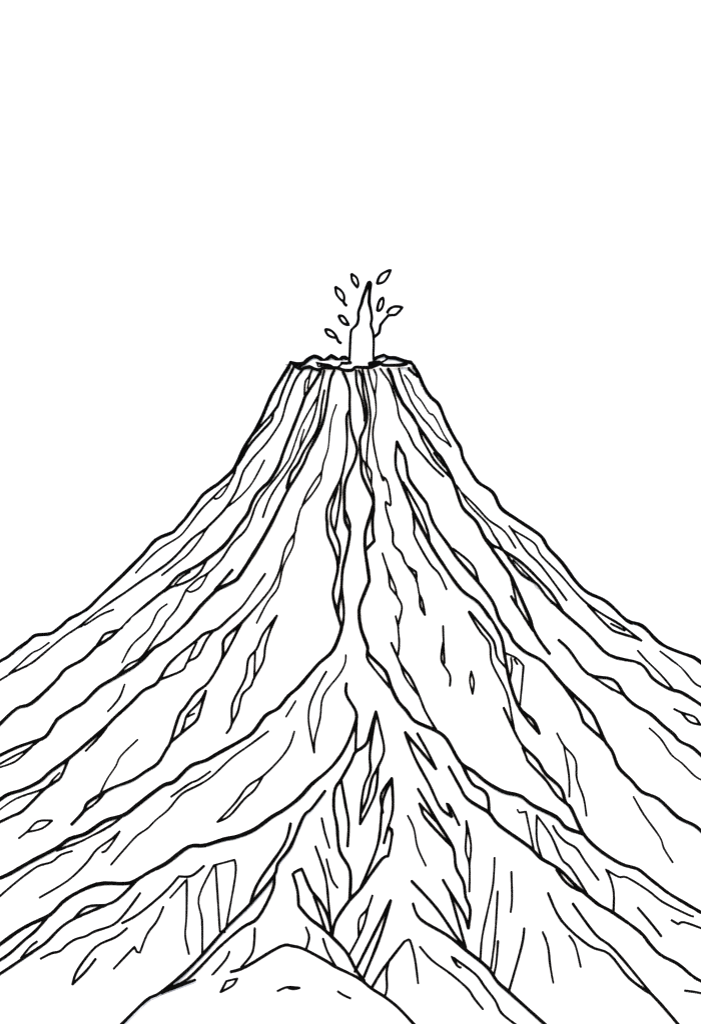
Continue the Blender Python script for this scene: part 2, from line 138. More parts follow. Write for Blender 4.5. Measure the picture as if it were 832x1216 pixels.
p2c 465.0,923.8,2.8 466.2,960.0,2.8 460.0,983.8,2.8 455.5,1001.2,2.8
p2d 460.0,982.0,2.6 465.0,985.0,2.6 465.8,991.5,2.6
q1 495.0,870.5,2.6 507.5,892.5,2.6 517.5,913.2,2.6
q1b 517.5,913.2,3.0 480.5,869.2,3.0
q2 480.5,869.2,2.8 492.5,900.0,2.8 510.0,932.5,2.8 522.5,958.8,2.8 536.2,970.0,2.8
q2b 536.2,970.0,2.4 530.0,953.8,2.4 535.0,958.8,2.4 545.0,980.0,2.4
q3 495.8,936.2,2.6 510.0,960.0,3.0 520.0,977.5,3.0 537.5,1006.2,3.0 541.2,1030.0,3.0 550.0,1047.5,3.0 552.5,1065.0,3.0 558.0,1080.0,3.0 555.8,1102.5,3.0
q3b 497.5,953.8,2.4 500.0,960.0,2.8 503.8,970.0,2.8 522.5,991.2,2.8 537.5,1006.2,2.8
q3c 497.5,953.8,2.4 510.0,967.5,2.4 520.0,977.5,2.4
q4 483.8,968.2,1.8 491.2,983.8,1.8 495.5,1006.2,1.8 505.5,1028.2,1.8
q5 382.0,971.2,2.0 386.2,991.5,2.0
g1 386.2,938.8,3.0 370.0,960.0,3.0 360.0,970.0,3.2 345.0,1005.0,3.2 330.0,1025.0,3.2 325.0,1040.0,3.2 297.5,1073.0,3.2 270.0,1100.2,3.4 240.0,1134.0,3.4 217.5,1156.5,3.4 190.0,1179.0,3.4 173.8,1187.8,3.4 143.8,1217.0,3.4
t1d 537.5,651.2,2.4 555.0,665.0,2.4 563.8,676.2,2.4 567.5,690.0,2.4
r4c 483.8,672.0,2.0 493.8,678.8,2.0 494.5,685.0,2.0 493.8,690.0,2.0
r4d 498.0,707.5,2.0 498.8,720.0,2.0 504.5,730.5,2.0
m2 469.5,731.2,2.0 473.0,746.2,2.0
m3 464.2,763.0,2.4 471.2,778.8,2.4 475.0,787.5,2.4 480.0,795.0,2.4 487.5,805.0,2.4 497.5,826.2,2.4 505.0,845.0,2.4 517.5,866.2,2.4
m3b 475.0,787.5,2.0 480.0,802.5,2.0 490.0,817.5,2.0 497.5,826.2,2.0
m4 525.8,743.0,2.0 526.2,757.5,2.0 527.5,787.5,2.0
m4b 525.8,762.5,2.0 523.8,775.0,2.0 524.5,786.2,2.0 533.8,801.2,2.0 533.8,814.5,2.0
r7d 577.5,640.0,2.8 585.0,647.5,2.8 597.5,653.8,2.8 620.0,668.8,2.8 642.5,691.2,2.8 655.0,705.0,2.8 667.5,725.0,2.8
r10c 608.8,665.0,1.8 635.0,691.2,1.8
r7e 606.2,686.2,2.2 610.0,702.5,2.2 613.8,720.0,2.2
r7f 606.2,707.5,2.6 613.8,720.0,2.6 625.0,737.5,2.6 632.5,748.8,2.6
n1c 697.5,718.8,2.4 710.0,732.5,2.4 722.5,745.0,2.4 730.0,750.0,2.4 747.5,755.5,2.4 761.2,760.8,2.4
n1d 724.5,740.5,2.0 741.2,748.8,2.0
u1 756.5,772.5,2.0 766.5,783.8,2.0 784.0,801.2,2.0 799.0,818.8,2.0
u2 782.8,773.2,2.0 809.0,793.8,2.0 824.0,811.2,2.0 834.0,816.5,2.0
w1 662.5,759.5,3.0 675.0,771.2,3.0 697.5,800.0,3.0 727.5,807.0,3.0 741.5,826.2,3.4 754.0,837.5,3.4 771.5,847.5,3.4 786.5,861.2,3.4 799.0,871.5,3.4 806.5,880.0,3.4 821.5,887.5,3.4 834.0,899.0,3.4
w1b 700.0,801.2,2.6 722.5,816.2,2.6 740.0,825.0,2.6
u3 799.5,841.8,2.4 809.0,846.2,2.4 824.0,851.2,2.4 830.2,860.0,2.4
u3b 809.0,846.8,2.4 819.0,857.5,2.4 834.0,861.0,2.4
u4 770.2,864.5,1.8 784.0,877.5,1.8 796.5,896.2,1.8 809.0,906.2,1.8 824.0,921.2,1.8 834.0,927.0,1.8
t1e 667.5,812.5,2.8 685.2,838.8,2.8 691.5,855.0,2.8 695.2,860.0,3.0 717.8,880.0,3.0
k1 556.0,726.0,2.6 560.0,729.5,2.6 575.0,747.5,2.6 586.2,762.5,2.6 590.0,780.0,2.6 600.0,792.5,2.6
k1a 556.0,726.0,2.2 560.0,733.8,2.2 570.0,750.0,2.2 581.2,765.0,2.2 583.8,787.5,2.2 601.2,822.5,2.2 607.5,852.5,2.2 610.0,865.0,2.2
k2 598.8,775.0,2.0 612.5,781.2,2.0 621.2,790.5,2.0 620.0,805.0,2.0 617.0,837.5,2.0
k3 606.2,781.2,2.0 607.5,792.5,2.0 605.0,807.5,2.0
k4 610.0,782.5,1.8 614.0,789.0,1.8
t1f 616.2,841.2,2.6 627.5,857.5,2.6 640.0,871.2,2.6
k5 597.5,840.0,2.6 610.0,867.5,2.6 620.0,885.0,2.6 637.5,902.5,3.2 647.5,918.8,3.2 665.0,935.0,3.2 671.2,952.5,3.2 677.8,960.0,3.6 691.5,988.8,3.6 709.0,1007.5,3.6 736.5,1025.5,3.6 756.5,1032.0,3.6 771.5,1043.8,3.6 794.0,1061.2,3.6 834.0,1085.0,3.6
k6 620.0,887.5,2.6 625.0,900.0,2.6 627.5,905.0,2.8 647.5,926.2,2.8 660.0,943.8,2.8 671.2,953.8,2.8
e1 559.2,796.8,1.8 557.5,808.8,1.8 560.8,824.2,1.8
e2 559.2,796.8,1.8 562.5,810.0,1.8 560.8,824.2,1.8
h1 660.8,870.5,1.8 668.8,885.0,1.8 680.0,897.5,1.8 683.8,907.5,1.8 684.5,925.0,1.8 692.5,947.5,1.8 695.8,968.8,1.8
h2 668.8,885.0,1.8 675.0,920.0,1.8 675.5,946.2,1.8
h3 613.8,961.2,1.8 615.8,965.0,1.8 624.0,963.8,2.0 633.5,1010.0,2.0
h4 636.8,968.0,1.8 637.0,997.5,2.0 642.8,1018.8,2.0
h5 636.8,968.0,1.8 654.0,992.5,2.2 666.5,1020.0,2.2 677.8,1031.2,2.2 699.0,1065.0,2.2
h6 656.2,980.5,2.0 661.5,990.0,2.2 671.5,1000.0,2.2 684.0,1007.5,2.2 694.0,1022.5,2.2 710.2,1045.0,2.2
z1 532.5,910.0,3.0 545.0,932.5,3.0 555.0,948.8,3.0 580.0,965.0,3.6 592.5,980.0,3.6 627.5,1005.0,3.6 641.5,1018.8,3.6 664.0,1032.5,3.6 684.0,1052.5,3.6 699.0,1065.0,3.6 711.5,1075.0,3.6 727.8,1084.0,3.6 759.0,1106.5,3.6 771.5,1121.5,3.6 784.0,1134.0,3.6 804.0,1144.5,3.6 821.5,1159.0,3.6 834.0,1166.5,3.6
h7 553.2,974.5,2.0 553.8,985.0,2.0 552.5,1010.0,2.0 557.0,1027.5,2.0 557.0,1058.8,2.0
h8 553.2,974.5,2.0 558.8,1002.5,2.0 557.0,1027.5,2.0
u5 751.5,945.8,1.8 764.0,967.5,1.8 782.8,993.8,1.8 787.8,1007.5,1.8 798.2,1024.2,1.8
b1 142.5,987.0,2.0 132.5,996.2,2.0 115.0,1008.8,2.0 102.5,1025.0,2.0 80.0,1046.2,2.0 47.0,1066.0,2.0
b1b 142.5,987.0,2.0 135.0,998.8,2.0 126.2,1010.0,2.0 121.2,1012.0,2.0
b2 86.2,1010.5,2.0 72.5,1015.0,2.0 61.2,1023.8,2.0 45.0,1028.8,2.0 22.5,1045.0,2.0 -2.0,1066.0,2.0
f2 161.2,1047.0,3.0 140.0,1067.5,3.0 125.0,1075.0,3.0 90.0,1090.2,3.0 72.5,1101.5,3.0 55.0,1119.0,3.0 42.5,1127.8,3.0 15.0,1146.5,3.0 -2.0,1157.8,3.0
f3 125.0,1074.5,2.6 102.5,1077.0,2.6 87.5,1091.2,2.6
f4 60.0,1085.0,2.8 42.5,1105.2,3.0 27.5,1117.8,3.0 12.5,1131.5,3.0 -2.0,1141.5,3.0
b3 44.5,1117.8,2.0 36.2,1124.0,2.0 25.0,1137.8,2.0
b4 166.8,1060.2,2.4 150.0,1082.8,2.4 135.0,1097.8,2.4 112.5,1106.0,2.4 102.5,1111.5,2.4 90.0,1115.2,2.4 80.0,1121.5,2.4 71.2,1129.5,2.4 61.2,1132.0,2.4 48.2,1138.5,2.4
b5 151.2,1102.0,2.4 137.5,1112.8,2.4 113.8,1124.5,2.4 92.5,1151.5,2.4 86.2,1169.0,2.4
b6 113.8,1138.5,2.4 102.5,1152.8,2.4 86.2,1169.0,2.4
b7 194.2,1076.5,2.2 186.2,1094.0,2.2 175.0,1109.0,2.2 166.2,1131.5,2.2 162.5,1130.2,2.2 160.0,1124.0,2.2 135.0,1150.5,2.2
b8 242.5,1028.0,2.4 227.5,1040.0,2.4 212.5,1040.5,2.4 195.0,1060.0,2.4 165.0,1085.0,2.6 145.0,1096.2,2.6
b9 202.0,1066.2,2.0 222.0,1043.8,2.0 221.5,1087.5,2.0 220.0,1110.0,2.0 223.0,1126.2,2.0 224.5,1133.0,2.0
b10 267.5,1106.8,2.0 261.2,1106.2,2.0 256.2,1028.8,2.0 253.8,1027.5,2.0 236.2,1065.0,2.0 240.0,1092.5,2.0 240.2,1132.5,2.0
b10b 253.8,1027.5,2.0 278.8,1020.8,2.0 279.5,1040.0,2.0 268.8,1100.0,2.0
b11 345.0,977.5,3.0 337.5,1002.5,3.0 310.0,1042.5,3.0 301.2,1060.0,3.0 297.0,1073.8,3.0
g3 325.5,1038.8,3.0 323.8,1056.2,3.0 306.2,1089.5,3.0 287.5,1101.5,2.8 260.0,1125.2,2.8 222.5,1162.8,2.8 197.5,1174.0,2.8
g4 232.0,1163.5,3.0 215.0,1170.2,3.0 191.2,1179.0,3.0
b12 302.5,1102.0,2.2 300.0,1130.2,2.2 286.2,1148.5,2.2
b13 272.5,1129.8,2.2 267.5,1140.2,2.2 251.8,1158.0,2.2
b14 261.8,1178.2,2.2 268.8,1165.2,2.2 281.8,1162.0,2.2 276.2,1170.2,2.2 261.8,1178.2,2.2
mound 273.8,1154.0,3.4 292.5,1147.8,3.4 332.5,1124.0,3.4 348.0,1123.5,3.4 362.5,1127.8,3.2 387.5,1141.5,3.2 397.5,1147.8,3.2 425.0,1161.5,3.2 441.2,1174.0,3.2 456.2,1183.5,3.2 472.5,1196.5,3.2 492.5,1217.8,3.2
b15 329.2,1176.8,2.2 341.2,1172.0,2.2 356.2,1173.0,2.2
b16 342.5,1173.2,2.0 348.8,1174.5,2.0 356.2,1173.0,2.0
b17 400.8,1177.0,2.2 407.5,1181.5,2.2 416.2,1185.5,2.2
b18 363.2,1101.0,2.2 367.0,1112.8,2.2 363.2,1127.8,2.2
b19 383.5,1114.5,2.2 388.8,1130.2,2.2 398.8,1147.8,2.2
b20 354.5,1075.2,3.2 367.5,1090.2,3.2 385.0,1104.0,3.2 410.0,1129.0,3.2 422.5,1151.5,3.2 432.5,1164.5,3.2
b21 372.5,1064.0,2.8 377.5,1077.5,2.8 386.2,1103.8,2.8
b22 348.8,1036.2,3.0 358.2,1031.2,3.0 368.8,1056.2,3.0 380.0,1070.0,3.0 388.8,1087.5,3.0 394.2,1110.0,3.0
b20s 347.5,1037.5,3.0 353.0,1056.2,3.0 354.5,1075.2,3.0
b23 374.5,1005.0,2.6 386.2,1040.0,2.6 390.0,1072.5,2.6 393.0,1107.5,2.6
b24 381.8,971.2,2.0 385.0,986.2,2.0 391.2,1007.0,2.0
b25 387.5,1020.0,2.0 393.8,1043.8,2.0 400.8,1054.2,2.0
p1x 394.2,1111.0,3.2 398.8,1092.5,3.2 415.0,1068.8,3.2 428.8,1053.8,3.2 450.0,1023.8,3.2 457.5,1017.0,3.2 460.5,1017.0,3.2
p1y 460.5,1017.0,2.8 463.8,1001.2,2.8 465.0,987.5,2.8 461.2,982.0,2.8
b26 442.0,1063.2,2.2 436.2,1078.8,2.2 426.2,1091.2,2.2 425.8,1110.0,2.2 426.2,1112.5,2.2
b26b 437.0,1077.5,2.2 432.5,1096.2,2.2 425.8,1112.5,2.2 413.8,1135.0,2.2
b27 463.8,1068.8,3.0 442.5,1111.5,3.0 421.2,1153.8,3.0
b27b 463.8,1068.8,3.0 451.2,1111.5,3.0 431.8,1160.0,3.0
b28 441.2,1172.8,2.8 455.0,1150.2,2.8 480.0,1117.8,2.8
b28b 480.0,1117.8,2.2 483.8,1115.8,2.2 487.0,1117.8,2.2 492.5,1139.0,2.2 496.2,1167.8,2.2
b28c 462.5,1139.0,2.2 458.8,1154.0,2.2 459.2,1172.8,2.2 456.8,1182.8,2.2
d1 555.8,1102.5,3.0 550.0,1085.0,3.0 533.8,1058.8,3.0 525.5,1044.5,3.0
d1b 533.8,1058.8,2.8 541.2,1085.0,2.8 552.5,1125.0,2.8
d2 488.2,1045.8,2.8 517.5,1077.5,2.8 540.0,1110.0,2.8 552.5,1126.2,2.8
d3 490.0,1072.5,2.8 498.8,1091.2,2.8 530.0,1110.0,2.8 552.5,1127.8,3.4 577.5,1147.8,3.4 590.0,1165.2,3.4 603.8,1177.8,3.4 647.5,1217.0,3.4
d4 586.8,1018.2,2.0 586.2,1035.0,2.0 583.8,1057.5,2.0 572.5,1110.0,2.0 570.0,1140.0,2.0
d5 590.5,1058.2,2.0 587.5,1110.0,2.0 582.5,1150.0,2.0
d6 606.8,1035.0,2.0 607.5,1067.5,2.0 605.8,1083.2,2.0
d7 591.0,1117.2,2.2 588.8,1144.0,2.2 585.8,1157.8,2.2
d8 622.0,1102.2,2.4 618.8,1124.0,2.4 603.8,1177.0,2.4
d9 498.2,1124.0,2.2 512.5,1140.2,2.2 535.0,1156.5,2.2 555.0,1174.0,2.2 562.5,1185.2,2.2 573.2,1198.5,2.2
d10 547.0,1149.0,2.4 542.5,1146.5,2.4 536.2,1136.0,2.4 563.8,1156.5,2.4 575.0,1171.5,2.4 587.5,1187.8,2.4 595.0,1202.8,2.4 612.5,1217.0,2.4
d11 643.8,1106.5,2.0 648.0,1115.2,2.0
z1b 660.2,1032.5,2.8 669.0,1045.0,2.8 679.0,1053.8,2.8 694.0,1060.0,2.8
j1 727.8,1083.8,2.0 728.2,1060.0,2.0 724.0,1042.5,2.0 719.0,1032.5,2.0 734.0,1041.2,2.0 744.0,1042.0,2.0 769.0,1057.5,2.0 786.5,1071.2,2.0 816.5,1086.2,2.0 822.8,1088.2,2.0
j2 756.5,1077.5,2.2 771.5,1095.0,2.2 784.5,1112.0,2.2
j3 796.5,1092.5,2.4 804.8,1097.5,2.4 811.5,1095.0,2.4 834.0,1103.0,2.4
j4 650.2,1060.2,2.6 666.5,1093.5,2.6 699.0,1122.8,2.6 722.8,1132.8,2.6 746.5,1161.5,2.6 774.0,1181.5,2.6
j5 679.5,1072.8,2.6 706.5,1109.5,2.6 729.0,1127.8,2.6 774.0,1181.5,2.6
j6 774.0,1181.5,3.0 789.0,1197.8,3.0 805.2,1217.0,3.0
j7 756.5,1077.8,2.2 771.5,1095.2,2.2 784.5,1111.5,2.2
j8 644.0,1107.2,2.0 650.2,1124.0,2.0 652.8,1146.5,2.0 656.5,1167.2,2.0
j9 675.2,1110.8,2.0 682.8,1122.8,2.0 689.0,1148.2,2.0
j10 812.2,1176.2,2.2 824.0,1177.8,2.2 834.0,1179.8,2.2
"""
PX, PY, FOC = 416.0, 608.0, 3000.0      # principal point and focal length of the survey, in its own units
RIM_Z = 900.0
CAM = Vector((0.0, -3000.0, RIM_Z + 200.0))
PITCH = math.radians(7.16)
AXIS_X = 2.0
WSCALE = 0.86
WADD = 1.05

scene = bpy.context.scene
col = scene.collection
R = np.random.default_rng(5)

def smooth1(p, n):
    if len(p) < 3:
        m = max(2, n)
        return [p[0] + (p[-1] - p[0]) * (k / m) for k in range(m + 1)]
    q = []
    for i in range(len(p) - 1):
        p0, p1, p2, p3 = p[max(i - 1, 0)], p[i], p[i + 1], p[min(i + 2, len(p) - 1)]
        for k in range(n):
            t = k / n
            q.append(.5 * ((2 * p1) + (-p0 + p2) * t + (2 * p0 - 5 * p1 + 4 * p2 - p3) * t * t + (-p0 + 3 * p1 - 3 * p2 + p3) * t ** 3))
    q.append(p[-1])
    return q

def smooth(p, n=4):
    p = np.array(p)
    cut = [0]
    for i in range(1, len(p) - 1):
        a = p[i, :2] - p[i - 1, :2]; b = p[i + 1, :2] - p[i, :2]
        if a @ b < .72 * np.hypot(*a) * np.hypot(*b):
            cut.append(i)
    cut.append(len(p) - 1)
    out = []
    for a, b in zip(cut[:-1], cut[1:]):
        q = smooth1(p[a:b + 1], n)
        out += list(q if b == len(p) - 1 else q[:-1])
    return np.array(out)

LINES = {}
for row in SURVEY.strip().split('\n'):
    f = row.split()
    pts = []
    for t in f[1:]:
        x, y, w = t.split(',')
        pts.append((float(x), float(y), float(w)))
    LINES[f[0]] = smooth(pts)

def direction(px, py):
    x, y = (px - PX) / FOC, (PY - py) / FOC
    c, s = math.cos(PITCH), math.sin(PITCH)
    return Vector((x, y * s + c, y * c - s)).normalized()

def on_plane_y(px, py, y):
    d = direction(px, py)
    return CAM + d * ((y - CAM.y) / d.y)

def on_plane_z(px, py, z):
    d = direction(px, py)
    return CAM + d * ((z - CAM.z) / d.z)

# ------------------------------------------------------------------ materials
def rock(name, a, b, scale, bump=0.25):
    m = bpy.data.materials.new(name); m.use_nodes = True
    nt = m.node_tree; bs = nt.nodes['Principled BSDF']
    tc = nt.nodes.new('ShaderNodeTexCoord')
    nz = nt.nodes.new('ShaderNodeTexNoise'); nz.inputs['Scale'].default_value = scale; nz.inputs['Detail'].default_value = 6
    cr = nt.nodes.new('ShaderNodeValToRGB')
    cr.color_ramp.elements[0].position = .35; cr.color_ramp.elements[1].position = .65
    cr.color_ramp.elements[0].color = (*a, 1); cr.color_ramp.elements[1].color = (*b, 1)
    nt.links.new(tc.outputs['Object'], nz.inputs['Vector'])
    nt.links.new(nz.outputs['Fac'], cr.inputs['Fac'])
    nt.links.new(cr.outputs['Color'], bs.inputs['Base Color'])
    bs.inputs['Roughness'].default_value = 1.0
    bs.inputs['Specular IOR Level'].default_value = 0.0
    return m

CHALK = rock('chalk_rock', (.80, .80, .80), (.84, .84, .835), .02)
CHALK2 = rock('chalk_ground', (.80, .80, .80), (.83, .83, .83), .004)
LAVA = rock('pale_lava', (.82, .82, .82), (.85, .85, .85), .05)
INK = rock('black_ink', (.0015, .0015, .0015), (.003, .003, .003), .05)  # black ink of the drawn lines, not a rock

# ------------------------------------------------------------------ object helpers
def mesh_obj(name, verts, faces, mats, parent=None, smooth_shade=True, midx=None):
    me = bpy.data.meshes.new(name)
    me.from_pydata([tuple(v) for v in verts], [], [tuple(int(i) for i in f) for f in faces])
    for m in mats:
        me.materials.append(m)
    if midx is not None:
        me.polygons.foreach_set('material_index', np.array(midx, dtype=np.int32))
    if smooth_shade:
        me.polygons.foreach_set('use_smooth', np.ones(len(me.polygons), dtype=bool))
    me.update()
    o = bpy.data.objects.new(name, me)
    col.objects.link(o)
    if parent is not None:
        o.parent = parent
    return o

def thing(o, label, cat, group=None):
    o['label'] = label; o['category'] = cat
    if group:
        o['group'] = group
    return o

def tube(points, radii, sides=8):
    """one closed round bar along the points, with rounded ends"""
    P = [Vector(p) for p in points]
    Q, r = [P[0]], [radii[0]]
    for p, k in zip(P[1:], radii[1:]):
        if (p - Q[-1]).length > .05:
            Q.append(p); r.append(k)
    if len(Q) < 2:
        Q.append(Q[0] + Vector((.3, 0, 0))); r.append(r[0])
    t0 = (Q[1] - Q[0]).normalized(); t1 = (Q[-1] - Q[-2]).normalized()
    P = [Q[0] - t0 * r[0] * .55, Q[0] - t0 * r[0] * .25] + Q + [Q[-1] + t1 * r[-1] * .25, Q[-1] + t1 * r[-1] * .55]
    rr = [r[0] * .35, r[0] * .8] + list(r) + [r[-1] * .8, r[-1] * .35]
    V, F = [], []
    up = Vector((0, 0, 1)); prev = None
    n = len(P)
    for i in range(n):
        t = (P[min(i + 1, n - 1)] - P[max(i - 1, 0)])
        t = t.normalized() if t.length > 1e-6 else t0
        if prev is None:
            a = t.cross(up)
            if a.length < .1: a = t.cross(Vector((0, 1, 0)))
        else:
            a = prev - t * prev.dot(t)
            if a.length < 1e-3:
                a = t.cross(up)
        a.normalize(); b = t.cross(a); prev = a
        for k in range(sides):
            an = 2 * math.pi * k / sides
            V.append(P[i] + (a * math.cos(an) + b * math.sin(an)) * rr[i])
    for i in range(n - 1):
        for k in range(sides):
            k2 = (k + 1) % sides
            F.append((i * sides + k, i * sides + k2, (i + 1) * sides + k2, (i + 1) * sides + k))
    F.append(tuple(range(sides - 1, -1, -1)))
    F.append(tuple((n - 1) * sides + k for k in range(sides)))
    return V, F

def width(w, py=900.0):
    lower_down = min(1.0, max(0.0, (py - 540.0) / 120.0))       # lower ink lines are made a little broader
    return max(.8, w * (WSCALE + .13 * lower_down) + WADD - .3 * (1 - lower_down)) * .5

def dense(q, step=3.0):
    out = [q[0]]
    for a, b in zip(q[:-1], q[1:]):
        L = math.hypot(b[0] - a[0], b[1] - a[1]); k = max(1, int(math.ceil(L / step)))
        for j in range(1, k + 1):
            out.append(a + (b - a) * (j / k))
    return out

# ------------------------------------------------------------------ the cone's profile, from its skyline
def skyline(key, ext):
    q = [(p[0], p[1]) for p in dense(LINES[key], 4.0)]
    q = [p for p in q if -4 < p[0] < 836]
    lx, ly = q[-1]
    return q + [(lx + ex, ly + ey) for ex, ey in ext]

EXT = [(60, 28), (150, 66), (300, 124), (500, 194), (800, 280), (1200, 365), (1700, 440)]
SKY_L = skyline('outL', [(-x, y) for x, y in EXT])
SKY_R = skyline('outR', EXT)
NZ = 420
# heights, finer near the rim
tz = np.linspace(0, 1, NZ)
ZS = RIM_Z - (RIM_Z) * (tz ** 1.35)
ZS[0] = RIM_Z - 6.5
def profile(sky):
    rad = np.full(NZ, 1e9)
    for px, py in sky:
        d = direction(px, py)
        if d.z >= -1e-4: continue
        k = (ZS - CAM.z) / d.z
        x = CAM.x + d.x * k - AXIS_X; y = CAM.y + d.y * k
        rad = np.minimum(rad, np.hypot(x, y))
    rad = np.maximum.accumulate(rad)
    return rad
RL, RR = profile(SKY_L), profile(SKY_R)
def radius(z, cosphi):
    i = np.interp(RIM_Z - np.asarray(z), RIM_Z - ZS, np.arange(NZ))
    l = np.interp(i, np.arange(NZ), RL); r = np.interp(i, np.arange(NZ), RR)
    w = .5 + .5 * np.asarray(cosphi)
    return l * (1 - w) + r * w

# polar grid: fine on the surveyed side, coarser round the back
phis = np.concatenate([np.linspace(-math.pi * 1.06, math.pi * .06, 620, endpoint=False), np.linspace(math.pi * .06, math.pi * .94, 120, endpoint=False)])
NP_ = len(phis)
C, S = np.cos(phis), np.sin(phis)
W = .5 + .5 * C
RAD = RL[:, None] * (1 - W)[None] + RR[:, None] * W[None]
X = AXIS_X + RAD * C[None]; Y = RAD * S[None]; Z = np.repeat(ZS[:, None], NP_, 1)
# rough lumps
def lumps(amp, k, seed):
    g = np.random.default_rng(seed); out = np.zeros_like(X)
    for _ in range(10):
        f = g.normal(size=3) / k; ph = g.uniform(0, 6.28)
        out += np.sin(X * f[0] + Y * f[1] + Z * f[2] * 2 + ph)
    return out * amp / 3.2
fade = np.clip((RAD - 90) / 250, 0, 1)
D = (lumps(3.0, 60, 1) + lumps(1.4, 18, 2)) * fade

def smooth_hit(px, py):
    """nearest approach of a sight line to the smooth cone (used for the skyline)"""
    d = direction(px, py)
    k = np.linspace(2000, 3800, 900)
    x = CAM.x + d.x * k - AXIS_X; y = CAM.y + d.y * k; z = CAM.z + d.z * k
    rho = np.hypot(x, y)
    g = rho - radius(z, x / np.maximum(rho, 1e-6))
    g = np.where((z > RIM_Z - 2) | (z < 0), g + 50 + np.maximum(z - RIM_Z, 0) * 10, g)
    i = int(np.argmax(g <= 0)) if (g <= 0).any() else int(np.argmin(g))
    return CAM + d * float(k[i])

# the bold ink lines mark gullies: cut a shallow groove along each
SPECIAL = ('fL', 'fR', 'stem', 'drop', 'rim')
def is_special(k):
    return k.startswith(SPECIAL)
MOUND_KEYS = ('mound', 'b14', 'b15', 'b16', 'b17')
gpts = []
for k, q in LINES.items():
    if is_special(k) or k in MOUND_KEYS or k in ('outL', 'outR') or q[:, 2].max() < 2.7:
        continue
    for p in dense(q, 6.0)[::1]:
        gpts.append(smooth_hit(p[0], p[1]))
kd = KDTree(len(gpts))
for i, p in enumerate(gpts): kd.insert(p, i)
kd.balance()
near = np.full(X.shape, 1e3)
front = np.where(S < .25)[0]
for i in range(NZ):
    if ZS[i] < 250: break
    for j in front:
        near[i, j] = kd.find((X[i, j], Y[i, j], Z[i, j]))[2]
D -= 4.0 * np.exp(-(near / 8.0) ** 2) * np.clip((RAD - 80) / 120, 0.1, 1)
# outward normal of the cone, roughly
dr = np.gradient(RAD, axis=0); dz = np.gradient(ZS)[:, None]
ln = np.hypot(dr, dz); nr = -dz / ln; nz_ = dr / ln
keep = np.clip(ZS / 40, 0, 1)[:, None]
X += D * nr * C[None] * keep; Y += D * nr * S[None] * keep; Z = Z + D * nz_ * keep
V = np.stack([X, Y, Z], -1).reshape(-1, 3)
ii, jj = np.meshgrid(np.arange(NZ - 1), np.arange(NP_), indexing='ij')
j2 = (jj + 1) % NP_
FACES = np.stack([ii * NP_ + jj, (ii + 1) * NP_ + jj, (ii + 1) * NP_ + j2, ii * NP_ + j2], -1).reshape(-1, 4)
bvh = BVHTree.FromPolygons([Vector(v) for v in V], [tuple(int(a) for a in f) for f in FACES])

def on_slope(px, py):
    d = direction(px, py)
    h = bvh.ray_cast(CAM, d, 6000)
    if h[0] is not None and h[0].y < 250:
        return h[0]
    return smooth_hit(px, py)

# ------------------------------------------------------------------ split the flank into its ridges
def proj(v):
    r = v - np.array(CAM)
    c, s = math.cos(PITCH), math.sin(PITCH)
    dep = r[:, 1] * c - r[:, 2] * s
    up = r[:, 1] * s + r[:, 2] * c
    return PX + FOC * r[:, 0] / dep, PY - FOC * up / dep

def chain(*keys):
    pts = []
    for k in keys:
        pts += [(p[0], p[1]) for p in LINES[k]]
    pts.sort(key=lambda p: p[1])
    return np.array(pts)
SEPS = [chain('l5', 'l5'), chain('l8', 'l8y'), chain('l9', 'l9b'), chain('l10b', 'l10e'),
        chain('r2', 'r2L', 't1eX') if False else chain('r2', 'r2L'), chain('t1a', 'k5'), chain('r7', 'r10', ) if False else chain('r7', 'w1')]
SEPS[2] = chain('l9', 'l9b')
def sep_x(s, y):
    lo, hi = s[:8], s[-8:]
    x = np.interp(y, s[:, 1], s[:, 0])
    sl = (s[-1, 0] - s[-12, 0]) / max(s[-1, 1] - s[-12, 1], 4)
    return np.where(y > s[-1, 1], s[-1, 0] + np.clip(sl, -2.2, 2.2) * (y - s[-1, 1]), x)
def sector(x, y):
    n = np.zeros(np.shape(x), int)
    for s in SEPS:
        n += (x > sep_x(s, y)).astype(int)
    return n
cen = V[FACES].mean(1)
fx, fy = proj(cen)
sec = sector(fx, fy)
# the central channel opens into the broken lower slope below the fork
FORK_Y = 812.0
lower = (sec == 4) & (fy > FORK_Y)
sec[lower] = 8
sec[(cen[:, 1] > 30) | (cen[:, 2] < 120)] = 9
NAMES = {0: 'ridge', 1: 'ridge', 2: 'ridge', 3: 'ridge', 4: 'lava_channel', 5: 'ridge', 6: 'ridge', 7: 'ridge', 8: 'lower_slope', 9: 'back_slope'}
volcano = bpy.data.objects.new('volcano', None)
volcano.location = (AXIS_X, 0, 0)
col.objects.link(volcano)
thing(volcano, 'tall white cone volcano with black ink lines running down from its ragged flat crater', 'volcano')
OFF = np.array((AXIS_X, 0.0, 0.0))
PART = {}
for s in range(10):
    fs = FACES[sec == s]
    if not len(fs): continue
    used, inv = np.unique(fs, return_inverse=True)
    PART[s] = mesh_obj(NAMES[s], V[used] - OFF, inv.reshape(-1, 4), [LAVA if s == 4 else CHALK], volcano)

